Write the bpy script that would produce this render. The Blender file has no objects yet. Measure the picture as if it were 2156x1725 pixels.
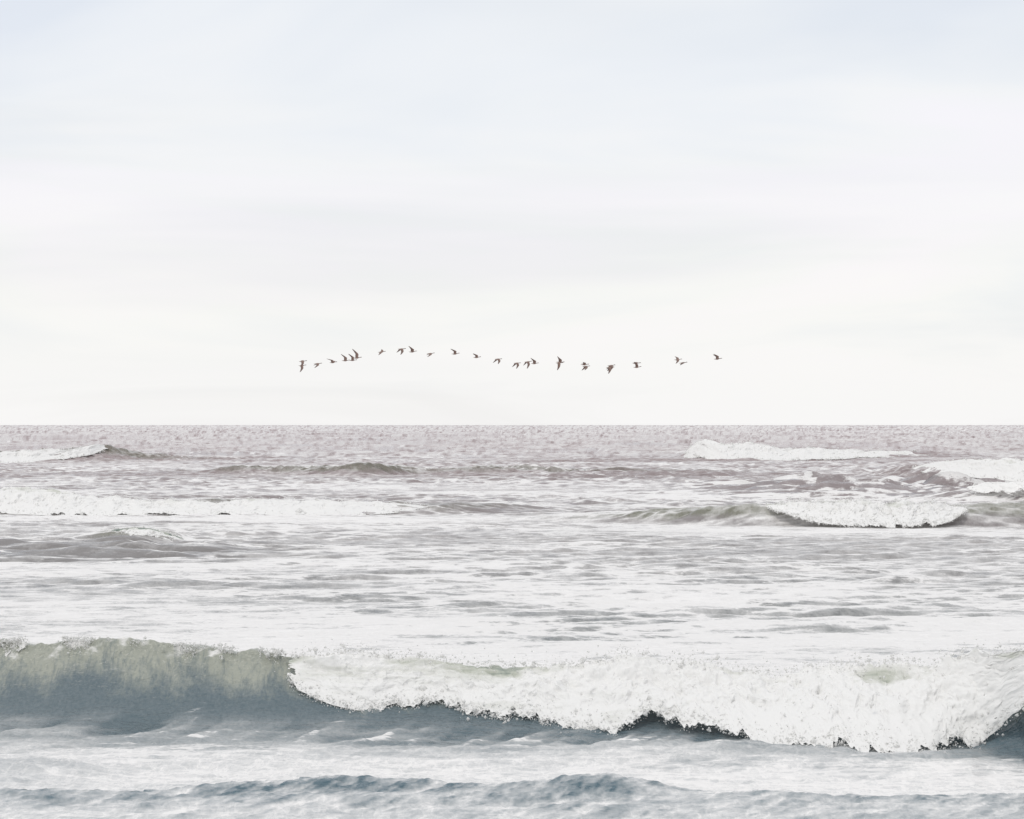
import bpy, bmesh, math, random
import numpy as np

random.seed(7)
rng = np.random.default_rng(11)
C = bpy.context.scene.collection
scene = bpy.context.scene
R = math.radians

# ------------------------------------------------------------------ camera
CAM_H = 4.0
FOC = 2500.0                     # focal length in units of 1/1024 of the picture width
cam_d = bpy.data.cameras.new('camera')
cam_d.sensor_width = 36.0
cam_d.lens = 36.0 * FOC / 1024.0
cam_d.clip_start = 0.5
cam_d.clip_end = 90000.0
cam = bpy.data.objects.new('camera', cam_d)
C.objects.link(cam)
cam.location = (0, 0, CAM_H)
cam.rotation_euler = (R(90) + math.atan2(15.3, FOC), 0, 0)
scene.camera = cam

# ------------------------------------------------------------------ sky, sun, exposure
SUN_EL, SUN_AZ = R(52), R(-140)   # azimuth from +Y (the sea), negative = to the left
world = bpy.data.worlds.new('World')
scene.world = world
world.use_nodes = True
nt = world.node_tree
nt.nodes.clear()
def N(tree, kind, **kw):
    n = tree.nodes.new(kind)
    for k, v in kw.items():
        if k.startswith('i_'):
            key = k[2:]
            key = int(key) if key.isdigit() else key.replace('_', ' ')
            n.inputs[key].default_value = v
        else:
            setattr(n, k, v)
    return n
def L(tree, a, b): tree.links.new(a, b)
def ramp(tree, fac, stops, interp='LINEAR'):
    r = tree.nodes.new('ShaderNodeValToRGB')
    r.color_ramp.interpolation = interp
    els = r.color_ramp.elements
    while len(els) < len(stops): els.new(0.5)
    for e, (p, c) in zip(els, stops):
        e.position = p
        e.color = (*c, 1) if len(c) == 3 else c
    if fac is not None: tree.links.new(fac, r.inputs[0])
    return r
def mixc(tree, fac, a, b, blend='MIX'):
    m = tree.nodes.new('ShaderNodeMix'); m.data_type = 'RGBA'; m.blend_type = blend
    for sock, v in ((m.inputs[0], fac), (m.inputs[6], a), (m.inputs[7], b)):
        if hasattr(v, 'links'): tree.links.new(v, sock)
        elif isinstance(v, tuple): sock.default_value = (*v, 1)
        else: sock.default_value = v
    return m.outputs[2]
def mth(tree, op, a, b=None, c=None, clamp=False):
    m = tree.nodes.new('ShaderNodeMath'); m.operation = op; m.use_clamp = clamp
    for i, v in enumerate((a, b, c)):
        if v is None: continue
        if hasattr(v, 'links'): tree.links.new(v, m.inputs[i])
        else: m.inputs[i].default_value = v
    return m.outputs[0]

tc = N(nt, 'ShaderNodeTexCoord')
sky = N(nt, 'ShaderNodeTexSky', sky_type='NISHITA', sun_disc=False)
sky.sun_elevation = SUN_EL
sky.sun_rotation = SUN_AZ
sky.air_density = 1.0; sky.dust_density = 2.0; sky.ozone_density = 1.0
sep = N(nt, 'ShaderNodeSeparateXYZ'); L(nt, tc.outputs['Generated'], sep.inputs[0])
# cloud sheet seen in perspective: direction projected on a flat layer high above, bands run across
zc = mth(nt, 'MAXIMUM', sep.outputs[2], 0.0)
zz = mth(nt, 'ADD', zc, 0.16)
cx = mth(nt, 'DIVIDE', sep.outputs[0], zz)
cy = mth(nt, 'DIVIDE', sep.outputs[1], zz)
comb = N(nt, 'ShaderNodeCombineXYZ'); L(nt, cx, comb.inputs[0]); L(nt, cy, comb.inputs[1])
mp = N(nt, 'ShaderNodeMapping'); mp.inputs['Scale'].default_value = (0.75, 0.75, 1)
mp.inputs['Rotation'].default_value = (0, 0, R(14)); mp.inputs['Location'].default_value = (3.1, 1.7, 0)
L(nt, comb.outputs[0], mp.inputs[0])
n1 = N(nt, 'ShaderNodeTexNoise', i_Scale=1.0, i_Detail=5.0, i_Roughness=0.52, i_Distortion=0.7)
L(nt, mp.outputs[0], n1.inputs['Vector'])
mp2 = N(nt, 'ShaderNodeMapping'); mp2.inputs['Scale'].default_value = (0.55, 0.95, 1)
mp2.inputs['Rotation'].default_value = (0, 0, R(-10)); mp2.inputs['Location'].default_value = (-5.0, 8.0, 2.0)
L(nt, comb.outputs[0], mp2.inputs[0])
n2 = N(nt, 'ShaderNodeTexNoise', i_Scale=1.0, i_Detail=4.0, i_Roughness=0.5, i_Distortion=0.4)
L(nt, mp2.outputs[0], n2.inputs['Vector'])
# overcast sheet: warm white at the horizon, cooler white higher up
base = ramp(nt, zc, [(0.0, (0.940, 0.930, 0.922)), (0.05, (0.930, 0.930, 0.910)), (0.10, (0.892, 0.902, 0.920)),
                     (0.18, (0.890, 0.905, 0.932)), (0.45, (0.87, 0.885, 0.91)), (1.0, (0.90, 0.90, 0.90))])
pale = ramp(nt, n1.outputs[0], [(0.34, (0.885, 0.918, 0.968)), (0.44, (0.960, 0.975, 0.990)), (0.50, (0.995, 0.995, 0.990)), (0.57, (1.02, 0.997, 1.016)), (0.68, (1.03, 1.02, 1.01))])
band = ramp(nt, n2.outputs[0], [(0.37, (0.925, 0.937, 0.950)), (0.5, (1.0, 1.0, 1.0)), (0.66, (1.02, 1.015, 1.02))])
hz_ = N(nt, 'ShaderNodeMapRange', clamp=True); L(nt, zc, hz_.inputs[0]); hz_.inputs[1].default_value = 0.01; hz_.inputs[2].default_value = 0.06
c1 = mixc(nt, hz_.outputs[0], base.outputs[0], pale.outputs[0], 'MULTIPLY')
c2 = mixc(nt, hz_.outputs[0], c1, band.outputs[0], 'MULTIPLY')
c3 = mixc(nt, 1.0, c2, (10.0, 10.0, 10.0), 'MULTIPLY')
thin = ramp(nt, n1.outputs[0], [(0.3, (0.10,)*3), (0.5, (0.03,)*3)])
final = mixc(nt, thin.outputs[0], c3, sky.outputs[0])
bg = N(nt, 'ShaderNodeBackground', i_Strength=0.1)
L(nt, final, bg.inputs[0])
wo = N(nt, 'ShaderNodeOutputWorld'); L(nt, bg.outputs[0], wo.inputs[0])

sun_d = bpy.data.lights.new('sun', 'SUN')
sun_d.energy = 0.75
sun_d.angle = R(14)
sun_d.color = (1.0, 0.95, 0.87)
sun = bpy.data.objects.new('sun', sun_d); C.objects.link(sun)
# direction the light comes from
sx, sy, sz = math.sin(SUN_AZ)*math.cos(SUN_EL), math.cos(SUN_AZ)*math.cos(SUN_EL), math.sin(SUN_EL)
from mathutils import Vector
sun.rotation_euler = Vector((sx, sy, sz)).to_track_quat('Z', 'Y').to_euler()
sun.location = (0, 60, 80)
scene.view_settings.view_transform = 'Standard'
scene.view_settings.look = 'None'
scene.view_settings.gamma = 1.0
scene.view_settings.exposure = 0.04
scene.view_settings.use_curve_mapping = False

# ------------------------------------------------------------------ random fields on periodic tiles
def field(n, Lm, lo, hi, aniso=(1.0, 1.0), power=3.0, direction=None, spread=1.0, chop=False, seed=0):
    """gaussian field with wavelengths lo..hi metres on a tile Lm wide; unit standard deviation"""
    g = np.random.default_rng(seed)
    w = g.standard_normal((n, n))
    F = np.fft.fft2(w)
    k = np.fft.fftfreq(n, Lm/n) * 2*np.pi
    KX, KY = np.meshgrid(k, k, indexing='ij')
    kk = np.sqrt((KX*aniso[0])**2 + (KY*aniso[1])**2) + 1e-9
    A = kk**(-power/2.0 - 0.5)
    kl, kh = 2*np.pi/hi, 2*np.pi/lo
    A = A * (1/(1+(kl/kk)**8)) * np.exp(-(kk/kh)**4)
    if direction is not None:
        th = np.arctan2(KY, KX) - direction
        A = A * np.abs(np.cos(th))**spread
    A[0, 0] = 0
    H = F*A
    h = np.real(np.fft.ifft2(H))
    s = h.std() + 1e-12
    out = [(h/s).astype(np.float32)]
    if chop:
        kn = np.sqrt(KX**2+KY**2)+1e-9
        for K in (KX, KY):
            out.append((np.real(np.fft.ifft2(-1j*K/kn*H))/s).astype(np.float32))
        out.append((np.real(np.fft.ifft2(1j*KY*H))/s).astype(np.float32))   # slope towards y
    return (out, Lm) if chop else (out[0], Lm)
def samp(tile, Lm, x, y):
    n = tile.shape[0]
    u = (x/Lm*n) % n; v = (y/Lm*n) % n
    i = u.astype(np.int32); j = v.astype(np.int32)
    fu = (u-i).astype(np.float32); fv = (v-j).astype(np.float32)
    i %= n; j %= n
    i2 = (i+1) % n; j2 = (j+1) % n
    return (tile[i, j]*(1-fu)*(1-fv) + tile[i2, j]*fu*(1-fv) + tile[i, j2]*(1-fu)*fv + tile[i2, j2]*fu*fv)
def sstep(a, b, x):
    t = np.clip((x-a)/(b-a), 0, 1)
    return t*t*(3-2*t)
def lerp(a, b, t): return a + (b-a)*t

DOWN = math.pi/2                 # waves travel along y (towards the beach)
T0 = field(512, 2600, 30, 220, power=2.2, direction=DOWN, spread=6, chop=True, seed=1)
T1 = field(512, 240, 5, 45, power=2.6, direction=DOWN-0.12, spread=5, chop=True, seed=2)
T2 = field(1024, 61, 0.35, 4.5, power=1.8, direction=DOWN+0.15, spread=2.6, chop=True, seed=3)
T3 = field(1024, 9.7, 0.05, 0.5, power=1.3, direction=DOWN-0.5, spread=1.4, chop=True, seed=4)
P1 = field(512, 190, 3, 40, aniso=(1.8, 1.0), power=2.0, seed=5)
P2 = field(1024, 47, 0.25, 5, aniso=(2.4, 1.0), power=1.7, seed=6)
P3 = field(512, 700, 12, 200, aniso=(2.0, 1.0), power=2.0, seed=8)
Q1 = field(1024, 16, 0.06, 1.2, power=2.0, seed=9)
Q2 = field(512, 30, 0.8, 6, power=2.0, seed=10)

# ------------------------------------------------------------------ the waves: where each crest stands, metres
S = 1024/2156.0
HOR = 894.3
def dist(y2156, z=0.0): return FOC*(CAM_H-z)/((y2156-HOR)*S)
def wx(x2156, D): return (x2156*S-512)/FOC*D
def wz(y2156, D): return CAM_H - (y2156-HOR)*S*D/FOC

class Ridge:
    """a wave: crest line y = c(x), height H(x), front face width wf, back width wb"""
    def __init__(s, pts, wf, wb, p=2.0, tilt=0.0, lean=0.0):
        # pts: (x, crest distance, height)
        a = np.array(pts, float)
        s.x, s.c, s.h = a[:, 0], a[:, 1], a[:, 2]
        s.wf, s.wb, s.p, s.lean = wf, wb, p, lean
        s.band = (s.c.min()-wf, s.c.max()+0.4*wb)
    def crest(s, X): return np.interp(X, s.x, s.c)
    def height(s, X): return np.interp(X, s.x, s.h)
    def smooth(s, X, arr):
        w = (s.x[-1]-s.x[0])*0.02
        return (np.interp(X-w, s.x, arr)+np.interp(X, s.x, arr)*2+np.interp(X+w, s.x, arr))/4
    def z(s, X, Y):
        c = s.smooth(X, s.c); h = s.smooth(X, s.h)
        d = Y - c
        fr_ = np.clip(1+d/s.wf, -1.5, 1)
        f = np.log1p(np.exp(9*fr_))/9; f = f/(np.log1p(np.exp(9.0))/9)
        f = np.where(d < -2.4*s.wf, 0, f)
        front = f**s.p
        # rounded brow
        front = np.where(d > -0.12*s.wf, front, front)
        back = np.exp(-(np.clip(d, 0, None)/s.wb)**1.5)
        prof = np.where(d < 0, front, back)
        return h*prof, prof, h

RIDGES = {}
# main breaker, about 34 m out; crest bends towards the beach at the right end
main_pts = []
for px, ytop, D in ((-700, 1420, 37.2), (-300, 1372, 36.2), (0, 1352, 35.6), (130, 1342, 35.3), (300, 1352, 35.1), (450, 1362, 34.9), (620, 1374, 34.7),
                    (760, 1388, 34.5), (1000, 1402, 34.2), (1300, 1406, 33.9), (1600, 1404, 33.5), (1850, 1404, 33.1), (2000, 1400, 32.7),
                    (2100, 1392, 32.2), (2156, 1384, 31.5), (2300, 1372, 30.1), (2600, 1420, 29.5), (3000, 1500, 28.5)):
    main_pts.append((wx(px, D), D, max(wz(ytop+(24 if 650 < px < 2150 else 0), D), 0.15)))
RIDGES['main'] = Ridge(main_pts, 1.75, 2.4, p=1.5)
def mk(name, rows, wf, wb, p=1.7):
    RIDGES[name] = Ridge([(wx(px, D), D, max(wz(h, D) if h > 10 else h, 0)) for px, D, h in rows], wf, wb, p)
mk('far_left', [(-700, 275.7, 1.0), (-300, 275.7, 954), (0, 275.7, 954), (100, 275.7, 952), (190, 277.7, 944), (225, 279.7, 937), (248, 279.7, 941), (268, 280.7, .75), (310, 280.7, .4), (400, 281.7, .15), (560, 283.7, 0)], 7, 14)
mk('far_right', [(1330, 285.5, 0), (1420, 283.5, .14), (1450, 281.5, 952), (1490, 280.5, 938), (1560, 279.5, 940), (1700, 280.5, 946), (1850, 283.5, 951), (1960, 285.5, 953), (2100, 289.5, .5), (2300, 291.5, .1)], 7, 14)
mk('mid_high', [(1840, 193.2, 0), (1930, 190.2, 988), (2000, 188.2, 979), (2100, 186.2, 976), (2156, 185.2, 974), (2400, 183.2, 974), (2800, 183.2, .3)], 6, 12)
mk('mid_spill', [(1980, 136.2, 0), (2060, 136.2, 1032), (2110, 135.2, 1022), (2156, 134.2, 1021), (2350, 133.2, 1022), (2700, 132.2, 0)], 4, 8)
mk('mid_left', [(-700, 116.4, .6), (-300, 114.7, 1040), (0, 113.7, 1040), (100, 113.4, 1043), (200, 113.2, 1050), (420, 112.7, 1058), (620, 112.7, 1061), (800, 112.4, 1062), (860, 112.6, 1063), (905, 112.9, 1066), (980, 114.4, .35), (1150, 116.4, .1), (1300, 117.4, 0)], 1.7, 6, p=1.5)
mk('mid_right', [(1000, 106.4, 0), (1200, 104.4, .2), (1330, 103.4, 1078), (1440, 101.9, 1070), (1520, 101.2, 1063), (1590, 100.6, 1059), (1640, 100.4, 1065), (1850, 100.3, 1065), (2020, 100.3, 1064), (2090, 100.4, 1061), (2156, 100.4, 1062), (2400, 101.4, 1064), (2800, 103.4, 0)], 1.5, 6, p=1.3)
mk('small_left', [(40, 87, 0), (150, 86, .12), (205, 85.5, 1123), (250, 85.2, 1114), (300, 85.2, 1113), (350, 85.5, 1124), (400, 86, 1138), (520, 86.5, 0)], 1.3, 3, p=1.3)
mk('dark_left', [(-300, 81, .14), (0, 80, .25), (150, 79, .14), (260, 78.5, .38), (330, 78.5, .14), (460, 79, .12), (620, 80, 0)], 1.5, 4, p=1.3)
mk('green_centre', [(200, 203, 0), (330, 203, 995), (440, 201, 994), (490, 200, 986), (560, 201, 985), (590, 201, 992), (620, 199, 985), (660, 199, 987), (690, 198, 986), (730, 197, 979), (800, 197, 980), (840, 199, 987), (900, 201, 992), (1000, 201, 988), (1100, 202, 986), (1180, 204, 988), (1300, 205, 990), (1500, 206, 992), (1700, 208, 0)], 1.9, 8, p=1.2)
mk('far_bump', [(1700, 225, 0), (1800, 222, .4), (1900, 224, .2), (2000, 226, 0)], 5, 8)
mk('near_swell', [(-400, 26.6, .10), (0, 26.6, .10), (300, 26.5, .10), (440, 26.7, .15), (560, 26.8, .20), (700, 26.9, .24), (800, 26.9, .25), (900, 26.8, .21), (1040, 26.5, .16), (1120, 26.5, .17), (1200, 26.5, .23), (1290, 26.7, .28), (1350, 26.7, .22), (1430, 26.6, .10), (1700, 26.2, .12), (1900, 26.2, .09), (2156, 26.3, .10), (2500, 26.8, .12)], 1.9, 0.9, p=1.3)
mk('near_left', [(-500, 28.6, .18), (-100, 28.4, .16), (60, 28.3, .15), (160, 28.4, .10), (280, 28.4, .02), (400, 28.5, 0)], 1.6, 1.2, p=1.3)

# ------------------------------------------------------------------ the sea as one sheet
def rows_y():
    bands = [(24.0, 29.6, .045), (29.6, 33.4, .035), (30.6, 36.2, .016), (36.2, 48, .09), (76, 90, .10), (97.5, 103.5, .05), (110.5, 117.5, .055),
             (131, 139, .12), (183, 196, .16), (193, 206, .18), (270, 290, .28)]
    ys = [12.0]
    while ys[-1] < 45000:
        y = ys[-1]
        dy = 0.62*y*y/(FOC*CAM_H)
        if y < 24: dy = 0.16
        for a, b, s_ in bands:
            if a <= y <= b: dy = min(dy, s_)
        if 48 < y < 300: dy = min(dy, 0.0028*y)
        dy = min(dy, y*0.2)
        ys.append(y+dy)
    return np.array(ys)
YS = rows_y()
core = np.linspace(-0.238, 0.238, 860)
side = 0.238 + (np.linspace(0, 1, 26)[1:]**2)*1.1
TX = np.concatenate([-side[::-1], core, side])
NR, NC = len(YS), len(TX)
print('sea grid', NR, NC, NR*NC)
Yb = np.repeat(YS[:, None], NC, 1)
X = TX[None, :]*np.clip(Yb, 22, None)
# bend the rows so that they follow the crest of the main breaker
w = sstep(23, 31, Yb)*(1-sstep(37, 52, Yb))
Y = Yb + w*(RIDGES['main'].smooth(TX[None, :]*34.0, RIDGES['main'].c) - 34.2)
X = TX[None, :]*np.clip(Y, 22, None)

prof_all = {}
Z = np.zeros_like(X)
for k, rd in RIDGES.items():
    jy = 0.0
    if k.startswith('near'): jy = 0.12*samp(P2[0], P2[1], X*0.4, Y*0.4) + 0.03*samp(Q2[0], Q2[1], X*1.5, Y*1.5)
    if k != 'main' and not k.startswith('near'):
        jy = samp(Q2[0], Q2[1]*(rd.c.mean()/45.0), X, Y*0+rd.c.mean())*0.12*rd.wf*0.4
    z, pr, h = rd.z(X, Y+jy)
    prof_all[k] = (pr, h)
    Z = Z + z
pm, hm = prof_all['main']
dm = Y - RIDGES['main'].smooth(X, RIDGES['main'].c)
# amplitude of each wave band by distance: the surf zone near the beach is calmer
def disp(T, a, cs, x, y):
    (h, hx, hy, sl), Lm = T
    return a*samp(h, Lm, x, y), a*cs*samp(hx, Lm, x, y), a*cs*samp(hy, Lm, x, y), a*samp(sl, Lm, x, y)
dX = np.zeros_like(X); dY = np.zeros_like(X); SL = np.zeros_like(X)
calm = 1 - 0.85*sstep(0, 0.25, pm)*(dm < 0.6)
a0 = 0.42*sstep(300, 900, Y)
a1 = 0.016 + 0.07*sstep(85, 130, Y) + 0.12*sstep(180, 420, Y); a1 *= (1-0.4*sstep(900, 2500, Y))
a1 *= np.where(Y < 48, 0.35, 1)
a2 = (0.010 + 0.026*sstep(37, 55, Y) + 0.02*sstep(120, 200, Y))
a3 = 0.0045*(1-sstep(38, 75, Y)) + 0.0015*(Y < 31.5)
# rougher, darker patches
patch = samp(P1[0], P1[1], X*0.8, Y*0.8)
a2 = a2*np.clip(1+0.35*patch, 0.45, 2.0)*calm
a1 = a1*calm
for T, a, cs, rot in ((T0, a0, .9, 0.05), (T1, a1, .9, -0.06), (T2, a2, 1.05, 0.1), (T3, a3*calm, .9, -0.2)):
    xr = X*math.cos(rot)+Y*math.sin(rot); yr = -X*math.sin(rot)+Y*math.cos(rot)
    el = lerp(0.75, 0.85, sstep(110, 260, Y)) if T is T2 else (0.6 if T is T3 else 1.0)
    h, hx, hy, sl = disp(T, a, cs, xr*el, yr)
    Z += h; dX += hx; dY += hy
    if T is not T3: SL += sl
def bump_at(px, py, rx, ry):
    D = dist(py); return np.exp(-(((X-wx(px, D))/rx)**2 + ((Y-D)/ry)**2))
# choppy dark patches of the photograph
dark_r = bump_at(1640, 1025, 5.5, 13) + bump_at(1840, 1028, 6.5, 12) + bump_at(2000, 1030, 4.5, 10) + .6*bump_at(1400, 1000, 8, 16)
dark_l = bump_at(250, 1165, 4.5, 4.5)+.7*bump_at(60, 1165, 4, 5)
h, hx, hy, sl = disp(T2, 0.20*dark_r+0.09*dark_l, 1.0, X*0.45, Y*0.8)
Z += h; dX += hx; dY += hy; SL += sl
# the small unbroken crests are rough with chop
for k, amp in (('mid_right', .075), ('green_centre', .12), ('dark_left', .06), ('mid_left', .05), ('small_left', .035), ('far_left', .12), ('mid_high', .1)):
    pr, h_ = prof_all[k]
    wgt = np.clip(pr, 0, 1)**0.5*np.clip(h_/0.4, 0, 1)
    h, hx, hy, sl = disp(T2, amp*wgt, 0.6, X*0.9+7, Y*1.3)
    Z += h; dY += hy; SL += sl
# crest of the main wave pitches forward; the face carries fine vertical wrinkles
face = np.clip(-dm/1.9, 0, 1)
lip = np.clip(pm, 0, 1)**3*np.where(dm < 0, 1, np.exp(-np.clip(dm, 0, None)/0.25))
unbro = 1-sstep(wx(560, 34.7), wx(660, 34.7), X)*(1-sstep(wx(2100, 32), wx(2170, 32), X))
dY += -0.16*lip*unbro
wr = samp(Q1[0], Q1[1], X*0.9+0.25*Y, Y*0.35+Z*0.25)
facem = np.clip(pm*1.4, 0, 1)*(dm < 0.3)*0.5
dY += wr*0.012*facem
Z += (0.008+0.030*unbro)*samp(Q2[0], Q2[1], X*1.8, Y*0+3)*np.exp(-(dm/0.5)**2)+0.022*samp(Q1[0], Q1[1], X, Y)*np.exp(-(dm/0.25)**2)
# swept diagonal ridges in the trough in front of the main breaker
th_ = 1.22
ux = X*math.cos(th_)+Y*math.sin(th_); vy = -X*math.sin(th_)+Y*math.cos(th_)
trough = np.exp(-((dm+2.4)/1.0)**2)
st = samp(P2[0], P2[1], ux*1.0, vy*2.2)
Z += 0.017*st*trough*sstep(5.5, 1.5, X+0*Y)

# fine wind ripples on the small swell in the foreground, running diagonally
nsw = np.clip(prof_all['near_swell'][0]*prof_all['near_swell'][1]/0.2 + prof_all['near_left'][0]*prof_all['near_left'][1]/0.15, 0, 1)
dg = 0.9
gx = X*math.cos(dg)+Y*math.sin(dg); gy = -X*math.sin(dg)+Y*math.cos(dg)
rip = samp(Q1[0], Q1[1], gx*0.8, gy*1.9)
Z += 0.0055*rip*(0.25+nsw)*sstep(31, 29, Y)

# ------------------------------------------------------------------ foam lying on the water
n1f = samp(P1[0], P1[1], X, Y)
n2f = samp(P2[0], P2[1], X, Y)
n2g = samp(P2[0], P2[1], X*0.33+9, Y*0.33+2)
n3f = samp(P3[0], P3[1], X, Y)
print('slope std', [float(SL[(Y > a_) & (Y < b_)].std()) for a_, b_ in ((24, 30), (40, 60), (60, 100), (100, 200), (200, 500), (500, 3000))])
open('/tmp/dbg.txt', 'w').write(str([round(float(SL[(Y > a_) & (Y < b_)].std()), 3) for a_, b_ in ((24, 30), (40, 60), (60, 100), (100, 200), (200, 500), (500, 3000))]))
sln = np.clip(SL/0.12, -3, 3)
cov = (0.30 + 0.0*Y)
cov = lerp(cov, 0.82, sstep(36, 42, Y))
cov = lerp(cov, 0.70, sstep(66, 92, Y))
cov = lerp(cov, 0.54, sstep(140, 175, Y))
cov = lerp(cov, 0.10, sstep(210, 260, Y))
cov = lerp(cov, -0.25, sstep(300, 420, Y))
hcr = samp(T2[0][0], T2[1], (X*math.cos(.1)+Y*math.sin(.1))*.75+.25, -X*math.sin(.1)+Y*math.cos(.1)+.25)
foam = cov + 0.09*n1f + 0.13*n2g + 0.15*n2f - 0.27*np.clip(sln, -0.7, 3) + 0.10*np.clip(hcr, -1, 3)
veil = 0.72 + 0.09*n1f + 0.10*n2g - 0.22*np.clip(sln, -1, 3)
veil = np.where((Y > 38) & (Y < 110), np.maximum(veil, 0.24), veil)
veil = veil*(1-0.35*sstep(100, 160, Y))*(1-sstep(200, 420, Y))
def smear(px0, px1, py, ry, amt, slope=0):
    D = dist(py)
    x0, x1 = wx(px0, D), wx(px1, D)
    m = sstep(x0-0.12*abs(x1-x0)-.3, x0+.3, X)*(1-sstep(x1-.3, x1+0.12*abs(x1-x0)+.3, X))
    return amt*m*np.exp(-((Y-D)/ry)**2)
foam += (-0.80 + 0.30*hcr + 0.55*n2f + 0.25*n2g)*np.clip(dark_r, 0, 1.0) + (-0.62 + 0.28*hcr + 0.2*n2f)*np.clip(dark_l, 0, 1.1)
veil += -0.75*np.clip(dark_r, 0, 1.3) - 0.50*np.clip(dark_l, 0, 1)
for k, lo in (('mid_left', .45), ('mid_right', 1.1), ('small_left', .5), ('green_centre', .8), ('dark_left', .5), ('far_left', .9), ('mid_high', .5), ('far_right', .8), ('near_swell', .5), ('near_left', .5)):
    rd = RIDGES[k]
    d_ = Y - rd.smooth(X, rd.c); h_ = rd.smooth(X, rd.h)
    fr = np.exp(-((d_+0.45*rd.wf)/(0.7*rd.wf))**2)*np.clip(h_/max(rd.h.max(), .01)*1.3, 0, 1)
    fr = fr*(0.8+0.25*n2f); foam -= (lo+0.35)*fr; veil *= 1-0.97*np.clip(fr*1.15, 0, 1)
    bk = np.exp(-((d_-rd.wb*1.3)/(rd.wb*1.1))**2)*np.clip(h_/rd.h.max()*1.3, 0, 1)
    if not k.startswith(('near', 'far')): foam += 0.45*bk; veil += 0.15*bk
# white swathes on the right between the second and third breaker
foam += smear(1450, 2156, 1052, 9, .45) + smear(1300, 2000, 1040, 10, .2) + smear(900, 1300, 975, 18, .35) + smear(260, 900, 968, 16, .35) + smear(0, 500, 1095, 5, .35) + smear(500, 2156, 1340, 8, .25)
# main breaker: clean face, foam scraps along the brow, foam lines swept up from the trough
mface = sstep(0.2, 0.08, dm)*sstep(-2.4, -1.5, dm+0.2*n2g)*(hm > 0.05)
foam = lerp(foam, -0.35+0.22*n2f+0.15*np.clip(st, -2, 2)*sstep(0.5, 0.0, pm), mface)
veil = lerp(veil, 0.02, np.clip(mface, 0, 1))
brow = np.exp(-((dm-0.10)/0.34)**2)
browm = brow*(0.55*samp(Q2[0], Q2[1], X*1.3+4, Y)+0.45*samp(Q1[0], Q1[1], X*0.6, Y*0.6)+0.35)
foam += 1.25*np.clip(browm, -.2, 1.5)*(Y < 40)
foam += 1.6*(1-unbro)*np.exp(-((dm)/0.45)**2)
tr = np.exp(-((dm+2.3)/0.8)**2)*sstep(5.5, 1.5, X)
foam += tr*(-0.15 + 0.34*st)
veil += 0.0*tr
apron = sstep(-1.1, -1.8, dm)*(Y > 20)
left_ = 1-0.75*sstep(-1, 4, X)
dmn = dm + 0.45*n2g + 0.35*np.clip(st, -2, 2) + 0.25*n2f
veil = lerp(veil, lerp(0.06, 0.84, sstep(-1.3, lerp(-3.6, -5.4, left_), dmn)) + 0.06*n2g + 0.15*np.clip(st, -2, 2)*trough - 0.07*np.clip(sln, -1.5, 2), apron)
nearcrest = np.clip(prof_all['near_swell'][0], 0, 1)*prof_all['near_swell'][1]/0.17*(Y < RIDGES['near_swell'].smooth(X, RIDGES['near_swell'].c)+0.15)
veil -= (0.60+0.20*rip)*np.sqrt(np.clip(nearcrest, 0, 1))
nl = np.clip(prof_all['near_left'][0], 0, 1)*prof_all['near_left'][1]/0.15
veil -= 0.62*np.clip(nl, 0, 1)*(0.75+0.25*n2f)
foam -= 0.3*(Y < 29) * np.clip(nearcrest+nl, 0, 1)
# right end: the unbroken shoulder of the wave is dark
shoulder = sstep(5.3, 6.3, X+0.35*(dm+2))*(dm < 0.1)*(dm > -4.2)
veil = veil*(1-0.85*shoulder); foam -= 0.3*shoulder
foam = np.clip(foam, -1, 1.6); veil = np.clip(veil, 0, 0.9)

# tint high on the steep faces, painting in light shining through thin crests
thru_tint = np.zeros_like(X)
thru_tint += sstep(0.22, 0.92, pm + 0.055*wr + 0.05*samp(Q2[0], Q2[1], X*2, Y*0)) * (dm < 0.8) * (hm > 0.3)
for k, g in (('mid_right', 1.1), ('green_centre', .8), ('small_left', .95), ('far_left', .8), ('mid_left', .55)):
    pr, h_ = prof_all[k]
    thru_tint += g*sstep(0.25, 0.85, pr)*np.clip(h_/0.5, 0, 1)
thru_tint = np.clip(thru_tint, 0, 1)

Xf = X+dX; Yf = Y+dY
co = np.stack([Xf, Yf, Z], -1).reshape(-1, 3).astype(np.float32)
def grid_mesh(name, co, nr, nc, attrs={}, keep=None, flip=False):
    idx = np.arange(nr*nc, dtype=np.int32).reshape(nr, nc)
    q = np.stack([idx[:-1, :-1], idx[:-1, 1:], idx[1:, 1:], idx[1:, :-1]], -1).reshape(-1, 4)
    if flip: q = q[:, ::-1]
    if keep is not None: q = q[keep.reshape(-1)]
    me = bpy.data.meshes.new(name)
    me.vertices.add(len(co)); me.vertices.foreach_set('co', co.astype(np.float32).ravel())
    me.loops.add(q.size); me.loops.foreach_set('vertex_index', q.ravel().astype(np.int32))
    me.polygons.add(len(q))
    me.polygons.foreach_set('loop_start', np.arange(0, q.size, 4, dtype=np.int32))
    try: me.polygons.foreach_set('loop_total', np.full(len(q), 4, dtype=np.int32))
    except Exception: pass
    me.update(calc_edges=True)
    me.polygons.foreach_set('use_smooth', np.ones(len(q), dtype=bool))
    for k, v in attrs.items():
        a = me.attributes.new(k, 'FLOAT', 'POINT'); a.data.foreach_set('value', v.ravel().astype(np.float32))
    me.validate()
    return me
def link(name, me, mat=None, parent=None):
    o = bpy.data.objects.new(name, me); C.objects.link(o)
    if mat: me.materials.append(mat)
    if parent: o.parent = parent
    return o

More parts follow.
